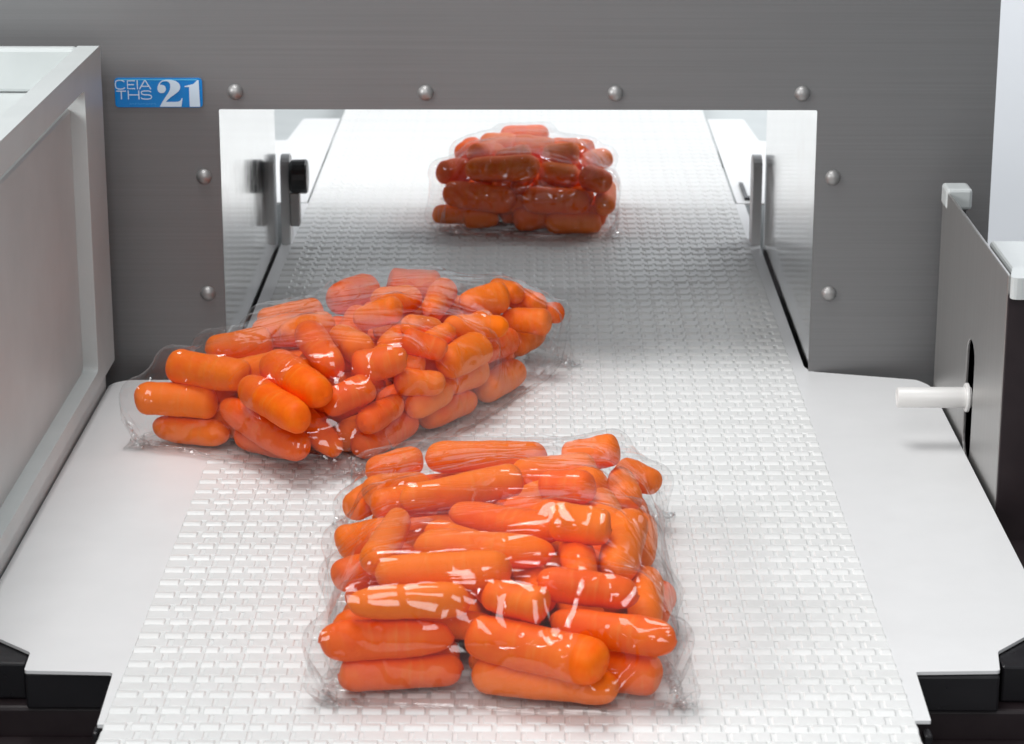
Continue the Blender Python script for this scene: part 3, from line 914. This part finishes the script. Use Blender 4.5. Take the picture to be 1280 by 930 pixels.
        (-0.1102, 1.1630, 0.0086, -0.1253, 1.1931, 0.0086, 0.0074),
        (-0.0266, 1.2980, 0.0175, -0.0072, 1.3136, 0.0218, 0.0073),
        (-0.1312, 1.2473, 0.0371, -0.1021, 1.2483, 0.0364, 0.0085),
        (-0.0769, 1.2399, 0.0097, -0.0544, 1.2300, 0.0097, 0.0085),
        (-0.1405, 1.2319, 0.0091, -0.1249, 1.2503, 0.0091, 0.0079),
        (-0.0780, 1.2952, 0.0329, -0.0592, 1.3114, 0.0329, 0.0073),
        (-0.0746, 1.2974, 0.0200, -0.0481, 1.3149, 0.0204, 0.0071),
        (-0.0903, 1.1908, 0.0097, -0.0569, 1.1947, 0.0097, 0.0085),
        (-0.0143, 1.2930, 0.0272, -0.0409, 1.2918, 0.0314, 0.0070),
        (-0.0533, 1.2699, 0.0255, -0.0282, 1.2667, 0.0234, 0.0073),
        (-0.1463, 1.1952, 0.0087, -0.1234, 1.2109, 0.0087, 0.0075),
        (-0.0219, 1.2878, 0.0085, -0.0042, 1.3157, 0.0085, 0.0073),
        (-0.0463, 1.2584, 0.0092, -0.0504, 1.2875, 0.0092, 0.0080),
        (-0.0487, 1.1729, 0.0195, -0.0363, 1.1946, 0.0202, 0.0072),
    ], [
        'medium crosswise carrot, leftmost in second row up of tilted left bag',
        'medium crosswise carrot, leftmost in third row up of tilted left bag',
        'medium crosswise carrot, leftmost in lowest row of tilted left bag',
        'long slanting carrot, third from left in lowest row of tilted left bag',
        'long slanting carrot, second from left in second row up of tilted left bag',
        'medium crosswise carrot, second from left in lowest row of tilted left bag',
        'long slanting carrot, third from left in third row up of tilted left bag',
        'long endwise carrot, second from left in fourth row up of tilted left bag',
        'medium slanting carrot, second from left in fifth row up of tilted left bag',
        'stubby crosswise carrot, third from left in second row up of tilted left bag',
        '',
        'stubby crosswise carrot, fourth from left in third row up of tilted left bag',
        'stubby crosswise carrot, fourth from left in sixth row up of tilted left bag',
        'long slanting carrot, fourth from left in fifth row up of tilted left bag',
        'stubby crosswise carrot, fifth from left in fifth row up of tilted left bag',
        'long endwise carrot, fourth from left in topmost row of tilted left bag',
        'stubby crosswise carrot, fifth from left in topmost row of tilted left bag',
        'stubby crosswise carrot, rightmost in fifth row up of tilted left bag',
        'stubby crosswise carrot, sixth from left in topmost row of tilted left bag',
        'stubby crosswise carrot, rightmost in topmost row of tilted left bag',
        'stubby crosswise carrot, rightmost in sixth row up of tilted left bag',
        'stubby crosswise carrot, sixth from left in sixth row up of tilted left bag',
        'medium slanting carrot, fifth from left in fourth row up of tilted left bag',
        'stubby crosswise carrot, fourth from left in fourth row up of tilted left bag',
        'stubby slanting carrot, sixth from left in fifth row up of tilted left bag',
        'stubby crosswise carrot, third from left in fourth row up of tilted left bag',
        'medium slanting carrot, fourth from left in second row up of tilted left bag',
        'medium slanting carrot, rightmost in lowest row of tilted left bag',
        'stubby crosswise carrot, fifth from left in third row up of tilted left bag',
        '',
        '',
        'stubby slanting carrot, rightmost in fourth row up of tilted left bag',
        'medium crosswise carrot, leftmost in fourth row up of tilted left bag',
        'medium crosswise carrot, second from left in sixth row up of tilted left bag',
        'stubby crosswise carrot, leftmost in fifth row up of tilted left bag',
        'medium crosswise carrot, leftmost in topmost row of tilted left bag',
        'stubby crosswise carrot, third from left in topmost row of tilted left bag',
        'stubby crosswise carrot, second from left in topmost row of tilted left bag',
        'medium crosswise carrot, sixth from left in fourth row up of tilted left bag',
        '',
        '',
        '',
        'medium slanting carrot, third from left in fifth row up of tilted left bag',
        '',
        '',
        '',
        '',
        'medium slanting carrot, fifth from left in lowest row of tilted left bag',
        '',
        '',
        '',
        '',
        '',
        '',
        '',
        'medium crosswise carrot, sixth from left in third row up of tilted left bag',
        'medium endwise carrot, third from left in sixth row up of tilted left bag',
        '',
        '',
        '',
        '',
        '',
        'stubby slanting carrot, fifth from left in second row up of tilted left bag',
        '',
        '',
        '',
        'medium slanting carrot, sixth from left in lowest row of tilted left bag',
        '',
        '',
        '',
        'medium slanting carrot, rightmost in third row up of tilted left bag',
        '',
        '',
        '',
        '',
        '',
        'medium slanting carrot, fourth from left in lowest row of tilted left bag',
        '',
        '',
        'medium crosswise carrot, rightmost in second row up of tilted left bag',
        '',
        'medium slanting carrot, fifth from left in sixth row up of tilted left bag',
        'medium crosswise carrot, second from left in third row up of tilted left bag',
        '',
        '',
        '',
        'medium crosswise carrot, leftmost in sixth row up of tilted left bag',
        '',
        '',
        '',
        '',
        '',
        '',
        '',
        '',
        '',
        '',
        'stubby slanting carrot, sixth from left in second row up of tilted left bag',
    ]),
    'b3': (21, [
        (-0.0530, 1.6392, 0.0090, -0.0383, 1.6420, 0.0090, 0.0077),
        (-0.0332, 1.6285, 0.0090, -0.0184, 1.6299, 0.0090, 0.0077),
        (-0.0085, 1.6540, 0.0084, -0.0078, 1.6727, 0.0085, 0.0069),
        (0.0018, 1.6244, 0.0095, 0.0155, 1.6312, 0.0095, 0.0082),
        (0.0294, 1.6329, 0.0093, 0.0527, 1.6322, 0.0093, 0.0079),
        (-0.0444, 1.6311, 0.0254, -0.0096, 1.6163, 0.0242, 0.0093),
        (0.0078, 1.6167, 0.0242, 0.0411, 1.6167, 0.0231, 0.0093),
        (0.0562, 1.6119, 0.0215, 0.0592, 1.6614, 0.0231, 0.0079),
        (-0.0298, 1.6320, 0.0414, 0.0066, 1.6235, 0.0443, 0.0093),
        (0.0187, 1.6339, 0.0397, 0.0335, 1.6368, 0.0365, 0.0088),
        (0.0469, 1.6277, 0.0363, 0.0541, 1.6128, 0.0372, 0.0093),
        (-0.0497, 1.6425, 0.0368, -0.0383, 1.6536, 0.0358, 0.0088),
        (-0.0123, 1.6478, 0.0457, 0.0027, 1.6492, 0.0468, 0.0082),
        (-0.0285, 1.6507, 0.0475, -0.0164, 1.6687, 0.0451, 0.0083),
        (0.0199, 1.6490, 0.0469, 0.0347, 1.6462, 0.0491, 0.0082),
        (0.0007, 1.6890, 0.0459, 0.0191, 1.6849, 0.0461, 0.0084),
        (-0.0221, 1.6999, 0.0445, -0.0076, 1.7050, 0.0440, 0.0085),
        (0.0263, 1.6989, 0.0435, 0.0441, 1.6908, 0.0426, 0.0085),
        (-0.0390, 1.6956, 0.0400, -0.0335, 1.7108, 0.0399, 0.0082),
        (0.0481, 1.6698, 0.0391, 0.0564, 1.6833, 0.0381, 0.0081),
        (-0.0099, 1.7293, 0.0440, 0.0147, 1.7334, 0.0440, 0.0083),
        (0.0120, 1.6620, 0.0258, 0.0435, 1.6630, 0.0140, 0.0071),
        (-0.0100, 1.6853, 0.0087, -0.0203, 1.7169, 0.0087, 0.0074),
        (0.0117, 1.6746, 0.0297, 0.0378, 1.6774, 0.0341, 0.0070),
        (0.0174, 1.6501, 0.0318, 0.0408, 1.6523, 0.0296, 0.0080),
        (0.0536, 1.6692, 0.0086, 0.0315, 1.6883, 0.0086, 0.0072),
        (0.0054, 1.6758, 0.0090, 0.0005, 1.7001, 0.0090, 0.0076),
        (0.0006, 1.6539, 0.0187, -0.0022, 1.6821, 0.0214, 0.0082),
        (-0.0222, 1.6376, 0.0203, -0.0434, 1.6627, 0.0213, 0.0073),
        (-0.0181, 1.7082, 0.0225, 0.0062, 1.7125, 0.0285, 0.0081),
        (-0.0082, 1.6399, 0.0091, 0.0131, 1.6471, 0.0091, 0.0078),
        (-0.0130, 1.7230, 0.0183, 0.0170, 1.7261, 0.0219, 0.0080),
        (-0.0111, 1.6434, 0.0267, -0.0071, 1.6714, 0.0340, 0.0081),
        (0.0496, 1.6469, 0.0088, 0.0160, 1.6616, 0.0088, 0.0075),
        (-0.0404, 1.6754, 0.0082, -0.0305, 1.7083, 0.0082, 0.0069),
        (0.0203, 1.6777, 0.0081, 0.0185, 1.7047, 0.0081, 0.0068),
        (-0.0243, 1.6480, 0.0331, -0.0213, 1.6805, 0.0250, 0.0079),
        (-0.0177, 1.6937, 0.0208, 0.0157, 1.6994, 0.0306, 0.0072),
        (-0.0175, 1.6559, 0.0177, -0.0240, 1.6855, 0.0090, 0.0077),
        (0.0441, 1.6349, 0.0231, 0.0234, 1.6475, 0.0173, 0.0075),
        (-0.0338, 1.6709, 0.0177, -0.0308, 1.7044, 0.0203, 0.0069),
        (-0.0087, 1.6313, 0.0180, 0.0124, 1.6409, 0.0192, 0.0074),
        (-0.0062, 1.7127, 0.0083, 0.0157, 1.7276, 0.0083, 0.0070),
        (0.0291, 1.6772, 0.0192, 0.0307, 1.7027, 0.0241, 0.0082),
        (0.0467, 1.6648, 0.0263, 0.0441, 1.6933, 0.0204, 0.0071),
        (-0.0210, 1.6445, 0.0091, -0.0388, 1.6621, 0.0091, 0.0077),
        (-0.0008, 1.6279, 0.0298, 0.0045, 1.6549, 0.0337, 0.0073),
        (0.0213, 1.6179, 0.0085, 0.0497, 1.6178, 0.0085, 0.0072),
        (0.0148, 1.6730, 0.0179, 0.0094, 1.7114, 0.0155, 0.0069),
        (0.0420, 1.6959, 0.0085, 0.0239, 1.7178, 0.0085, 0.0071),
    ], [
        'stubby crosswise carrot, leftmost in lowest row of farthest bag',
        'stubby crosswise carrot, second from left in lowest row of farthest bag',
        '',
        'stubby crosswise carrot, fourth from left in lowest row of farthest bag',
        '',
        'medium crosswise carrot, second from left in second row up of farthest bag',
        'medium crosswise carrot, fourth from left in second row up of farthest bag',
        'long endwise carrot, rightmost in lowest row of farthest bag',
        'medium crosswise carrot, second from left in third row up of farthest bag',
        'stubby crosswise carrot, fifth from left in second row up of farthest bag',
        'stubby crosswise carrot, rightmost in second row up of farthest bag',
        'stubby crosswise carrot, leftmost in second row up of farthest bag',
        'stubby crosswise carrot, third from left in third row up of farthest bag',
        'stubby crosswise carrot, leftmost in third row up of farthest bag',
        'stubby crosswise carrot, fourth from left in third row up of farthest bag',
        'stubby crosswise carrot, fourth from left in topmost row of farthest bag',
        'stubby crosswise carrot, second from left in topmost row of farthest bag',
        'stubby crosswise carrot, rightmost in topmost row of farthest bag',
        'stubby slanting carrot, leftmost in topmost row of farthest bag',
        'stubby crosswise carrot, rightmost in third row up of farthest bag',
        'medium crosswise carrot, third from left in topmost row of farthest bag',
        '',
        '',
        '',
        '',
        '',
        '',
        '',
        '',
        '',
        'stubby crosswise carrot, third from left in lowest row of farthest bag',
        '',
        '',
        '',
        '',
        '',
        '',
        '',
        '',
        '',
        '',
        '',
        '',
        '',
        '',
        '',
        'medium endwise carrot, third from left in second row up of farthest bag',
        'medium crosswise carrot, fifth from left in lowest row of farthest bag',
        '',
        '',
    ]),
}

def carrot_mesh(c, seed):
    r0 = random.Random(seed)
    a = Vector(c[0:3]); b_ = Vector(c[3:6]); r = c[6]
    hl = (b_ - a).length / 2 + r * r0.uniform(0.56, 0.72)
    taper = r0.uniform(-0.14, 0.14)
    ex = r0.uniform(5.0, 10.0)
    bend = r0.uniform(-0.0006, 0.0006); ba = r0.uniform(0, 6.28)
    nr, ns = 24, 18
    ph = [r0.uniform(0, 6.28) for _ in range(6)]
    vs, fs = [], []
    ts = [math.copysign(1 - (1 - abs(-1 + 2 * k / (nr - 1))) ** 1.9, -1 + 2 * k / (nr - 1)) for k in range(nr)]
    for k, t in enumerate(ts):
        rad = r * max(0.0, 1 - abs(t) ** ex) ** 0.5
        rad *= 1 + taper * t - abs(taper) - 0.03
        rad *= 1 + 0.020 * math.sin(7 * t + ph[0]) + 0.012 * math.sin(17 * t + ph[1])
        cxy = bend * (1 - t * t) 
        for j in range(ns):
            an = 2 * math.pi * j / ns
            q = rad * (1 + 0.030 * math.sin(2 * an + ph[2] + 1.5 * t) + 0.022 * math.sin(3 * an + ph[3] - 2 * t) + 0.010 * math.sin(5 * an + ph[4] + 4 * t))
            # a peeled facet
            vs.append((t * hl + 0.06 * r * math.sin(an + ph[5]) * abs(t) ** 3, q * math.cos(an) + cxy * math.cos(ba), q * math.sin(an) + cxy * math.sin(ba)))
    for k in range(nr - 1):
        for j in range(ns):
            j2 = (j + 1) % ns
            fs.append((k * ns + j, k * ns + j2, (k + 1) * ns + j2, (k + 1) * ns + j))
    me = bpy.data.meshes.new('carrot')
    me.from_pydata(vs, [], fs)
    bm = bmesh.new(); bm.from_mesh(me)
    bmesh.ops.remove_doubles(bm, verts=bm.verts, dist=1e-6)
    bmesh.ops.recalc_face_normals(bm, faces=bm.faces)
    bm.to_mesh(me); bm.free()
    return me, (a + b_) / 2, (b_ - a).normalized()

def add_carrots(key, group, hidden_label):
    nvis, caps, labels = HEAPS[key]
    for i, c in enumerate(caps):
        me, mid, d = carrot_mesh(c, hash((key == 'b1') * 7 + (key == 'b2') * 13 + i * 31) % 100000)
        o = link('carrot', me, M['carrot'], smooth=True)
        o.location = mid
        o.rotation_mode = 'QUATERNION'
        o.rotation_quaternion = d.to_track_quat('X', 'Z')
        if labels[i]: tag(o, labels[i], 'carrot', group)
        else: tag(o, hidden_label, 'carrot', group + ', buried')

def film_surface(caps, cx, cy, ang, W, L, seed, z_init=0.060, seal=0.011, suck=-0.8, steps=(150, 70), press=None):
    """Drape two sheets, sealed along their edges, round the carrots (position-based cloth)."""
    rs = np.random.RandomState(seed)
    caps = np.array(caps, np.float32)
    ex_ = caps[:, 3:6] - caps[:, 0:3]; ex_ = ex_ / np.linalg.norm(ex_, axis=1, keepdims=True) * caps[:, 6:7] * 0.28
    A = caps[:, 0:3] - ex_; D = caps[:, 3:6] + ex_ - A; R = caps[:, 6] * 1.06 + 0.0010; DD = (D * D).sum(1)
    ca, sa = math.cos(ang), math.sin(ang)
    cand = [None]
    def collide(P, fresh):
        S = P.reshape(-1, 3)
        if fresh:
            G = np.empty((len(S), len(A)), np.float32)
            for k in range(len(A)):
                v = S - A[k]
                w = v - np.clip((v @ D[k]) / DD[k], 0, 1)[:, None] * D[k]
                G[:, k] = np.sqrt((w * w).sum(1)) - R[k]
            cand[0] = np.argpartition(G, 5, axis=1)[:, :5]
        for j in range(5):
            k = cand[0][:, j]
            v = S - A[k]; Dk = D[k]
            t = np.clip((v * Dk).sum(1) / DD[k], 0, 1)
            w = v - t[:, None] * Dk
            dist = np.sqrt((w * w).sum(1)) + 1e-9
            g = np.maximum(R[k] - dist, 0) * (S[:, 2] > 0.0016)
            S += w * (g / dist)[:, None]
        S[:, 2] = np.maximum(S[:, 2], 0.0005)
        return S.reshape(P.shape)
    ang_s = np.linspace(0, 2 * math.pi, 12, endpoint=False)
    pts = np.concatenate([np.stack([c_[:, 0:1] + caps[:, 6:7] * np.cos(ang_s), c_[:, 1:2] + caps[:, 6:7] * np.sin(ang_s)], -1).reshape(-1, 2) for c_ in (caps[:, 0:3], caps[:, 3:6])])
    def half(ps):
        h_ = []
        for p_ in ps:
            while len(h_) > 1 and (h_[-1][0] - h_[-2][0]) * (p_[1] - h_[-2][1]) - (h_[-1][1] - h_[-2][1]) * (p_[0] - h_[-2][0]) <= 0:
                h_.pop()
            h_.append(p_)
        return h_[:-1]
    srt = sorted(map(tuple, pts.tolist()))
    HULL = np.array(half(srt) + half(srt[::-1]))
    def tuck(Q):
        q = Q[..., :2].copy()
        for i_ in range(len(HULL)):
            a_ = HULL[i_]; e_ = HULL[(i_ + 1) % len(HULL)] - a_; l_ = np.hypot(*e_)
            if l_ < 1e-5: continue
            n_ = np.array([-e_[1], e_[0]]) / l_
            d_ = (q - a_) @ n_ - 0.003
            q = q + np.where(d_ < 0, -d_, 0)[..., None] * n_
        dv_ = q - Q[..., :2]
        ln = np.sqrt((dv_ * dv_).sum(-1, keepdims=True)) + 1e-9
        Q[..., :2] += dv_ * np.minimum(1, 0.0012 / ln)
        Q[..., 2] = 0.0007
        return Q
    RS2 = np.array([1.0, 0.85], np.float32).reshape(2, 1, 1, 1)
    def con(P, sa_, sb_, rest, kst, kcp):
        a = P[sa_]; b = P[sb_]
        d = b - a
        l = np.sqrt((d * d).sum(-1, keepdims=True)) + 1e-9
        rest = rest * RS2
        e = (l - rest) / l
        e = np.where(e > 0, e * kst, e * kcp) * 0.5
        P[sa_] += d * e; P[sb_] -= d * e
    def batches(nu, nv, h):
        s = slice
        out = []
        for k in (0, 1):
            n = (nu - 1 - k) // 2 * 2 + (1 if (nu - 1 - k) % 2 else 0)
            cnt = (nu - k) // 2
            out.append(((s(None), s(k, k + 2 * cnt - 1, 2)), (s(None), s(k + 1, k + 2 * cnt, 2)), h, 1.0, 0.80))
            cnt = (nv - k) // 2
            out.append(((s(None), s(None), s(k, k + 2 * cnt - 1, 2)), (s(None), s(None), s(k + 1, k + 2 * cnt, 2)), h, 1.0, 0.80))
        for k in (0, 1):
            cnt = (nu - k) // 2
            i0, i1 = s(k, k + 2 * cnt - 1, 2), s(k + 1, k + 2 * cnt, 2)
            out.append(((s(None), i0, s(0, nv - 1)), (s(None), i1, s(1, nv)), h * 1.4142, 0.8, 0.45))
            out.append(((s(None), i0, s(1, nv)), (s(None), i1, s(0, nv - 1)), h * 1.4142, 0.8, 0.45))
        # bending: stay straight over two cells
        for k in (0, 1, 2, 3):
            pass
        return out
    nu = int(round(W / 0.004)) + 1; nv = int(round(L / 0.004)) + 1
    h = 0.004
    U, V = np.meshgrid((np.arange(nu) - (nu - 1) / 2) * h, (np.arange(nv) - (nv - 1) / 2) * h, indexing='ij')
    fu = 1 - np.abs(U) / (W / 2); fv = 1 - np.abs(V) / (L / 2)
    dome = np.clip(np.minimum(fu, fv) / 0.28, 0, 1)
    P = np.zeros((2, nu, nv, 3), np.float32)
    for q in (0, 1):
        P[q, ..., 0] = cx + U * ca - V * sa; P[q, ..., 1] = cy + U * sa + V * ca
    P[0, ..., 2] = 0.012 + (z_init - 0.012) * np.sqrt(dome)
    P[1, ..., 2] = 0.012 - 0.0114 * np.clip(dome * 2, 0, 1)
    for lev, n_it in enumerate(steps):
        if lev > 0:
            Q = np.zeros((2, 2 * nu - 1, 2 * nv - 1, 3), np.float32)
            Q[:, ::2, ::2] = P
            Q[:, 1::2, ::2] = (P[:, 1:] + P[:, :-1]) / 2
            Q[:, :, 1::2] = (Q[:, :, 2::2] + Q[:, :, :-2:2]) / 2
            P = Q; nu, nv = P.shape[1:3]; h /= 2
            P[0, ..., 2] += rs.normal(0, 0.00025, (nu, nv)).astype(np.float32)
        B = batches(nu, nv, h)
        ns = max(1, int(round(seal / h))); nf = 1 if lev == 0 else 2
        vel = np.zeros_like(P)
        P += rs.normal(0, 0.0002, P.shape).astype(np.float32)
        for it in range(n_it):
            P0 = P.copy()
            # normals for the slight suction of the closed bag
            du = np.gradient(P, axis=1); dv = np.gradient(P, axis=2)
            n = np.cross(du, dv); n /= (np.linalg.norm(n, axis=-1, keepdims=True) + 1e-9)
            n[1] *= -1
            P += vel * 0.80
            P -= n * (0.00002 * suck)
            P[..., 2] -= 0.00002
            for s_ in range(3):
                for (a_, b__, rest, ks, kc) in B:
                    con(P, a_, b__, rest, ks, kc)
                if s_ == 1: P = collide(P, it % 8 == 0)
                # welded edges
                for sl in ((slice(0, 1), slice(None)), (slice(nu - 1, nu), slice(None)), (slice(None), slice(0, nf)), (slice(None), slice(nv - ns, nv))):
                    av = (P[0][sl] + P[1][sl]) / 2
                    P[0][sl] = av; P[1][sl] = av
                if s_ == 2:
                    nc = int(round(0.012 / h))
                    P[:, nc:nu - nc, 0:1] = tuck(P[:, nc:nu - nc, 0:1])
                    P[:, 0:1, nc:nv - ns - nc] = tuck(P[:, 0:1, nc:nv - ns - nc])
                    P[:, nu - 1:nu, nc:nv - ns - nc] = tuck(P[:, nu - 1:nu, nc:nv - ns - nc])
            P = collide(P, False)
            vel = P - P0
            np.clip(vel, -0.002, 0.002, out=vel)
    # keep welded strips from coinciding exactly
    P[0, ..., 2] += 0.00010
    return P, ns

def add_bag(key, name_label, args, seed):
    nvis, caps, labels = HEAPS[key]
    P, ns = film_surface(caps, seed=seed, **args)
    _, nu, nv, _ = P.shape
    root = empty('carrot_bag', (args['cx'], args['cy'], 0.0), name_label, 'bag', 'clear bags of carrots on the belt')
    idx = np.arange(2 * nu * nv).reshape(2, nu, nv)
    idx[1, 0, :] = idx[0, 0, :]; idx[1, -1, :] = idx[0, -1, :]
    flat = P.reshape(-1, 3)
    def quads(v0, v1):
        out = []
        for s in (0, 1):
            I = idx[s]
            a = I[:-1, v0:v1]; b_ = I[1:, v0:v1]; c = I[1:, v0 + 1:v1 + 1]; d = I[:-1, v0 + 1:v1 + 1]
            q = np.stack([a, b_, c, d] if s == 0 else [a, d, c, b_], -1).reshape(-1, 4)
            out.append(q)
        return np.vstack(out)
    def part(name, q):
        used, inv = np.unique(q, return_inverse=True)
        me = bpy.data.meshes.new(name)
        me.from_pydata(flat[used].tolist(), [], inv.reshape(q.shape).tolist())
        o = link(name, me, M['film'], root, smooth=True)
        return o
    part('film', quads(0, nv - ns))
    part('end_seal', quads(nv - ns, nv - 1))
    return root

add_carrots('b1', 'carrots in the nearest bag', 'orange carrot buried under the visible ones in the nearest bag')
add_carrots('b2', 'carrots in the tilted left bag', 'orange carrot buried under the visible ones in the tilted left bag')
add_carrots('b3', 'carrots in the far bag', 'orange carrot buried behind the visible ones in the far bag')
add_bag('b1', 'clear plastic bag of carrots lying square on the belt, nearest of the three', dict(cx=-0.002, cy=0.972, ang=0.0, W=0.188, L=0.252), 1)
add_bag('b2', 'clear plastic bag of carrots lying askew, hanging over the left slider plate', dict(cx=-0.082, cy=1.235, ang=-0.42, W=0.188, L=0.254), 2)
add_bag('b3', 'clear plastic bag of carrots inside the steel opening, farthest of the three', dict(cx=0.002, cy=1.680, ang=0.0, W=0.164, L=0.180), 3)
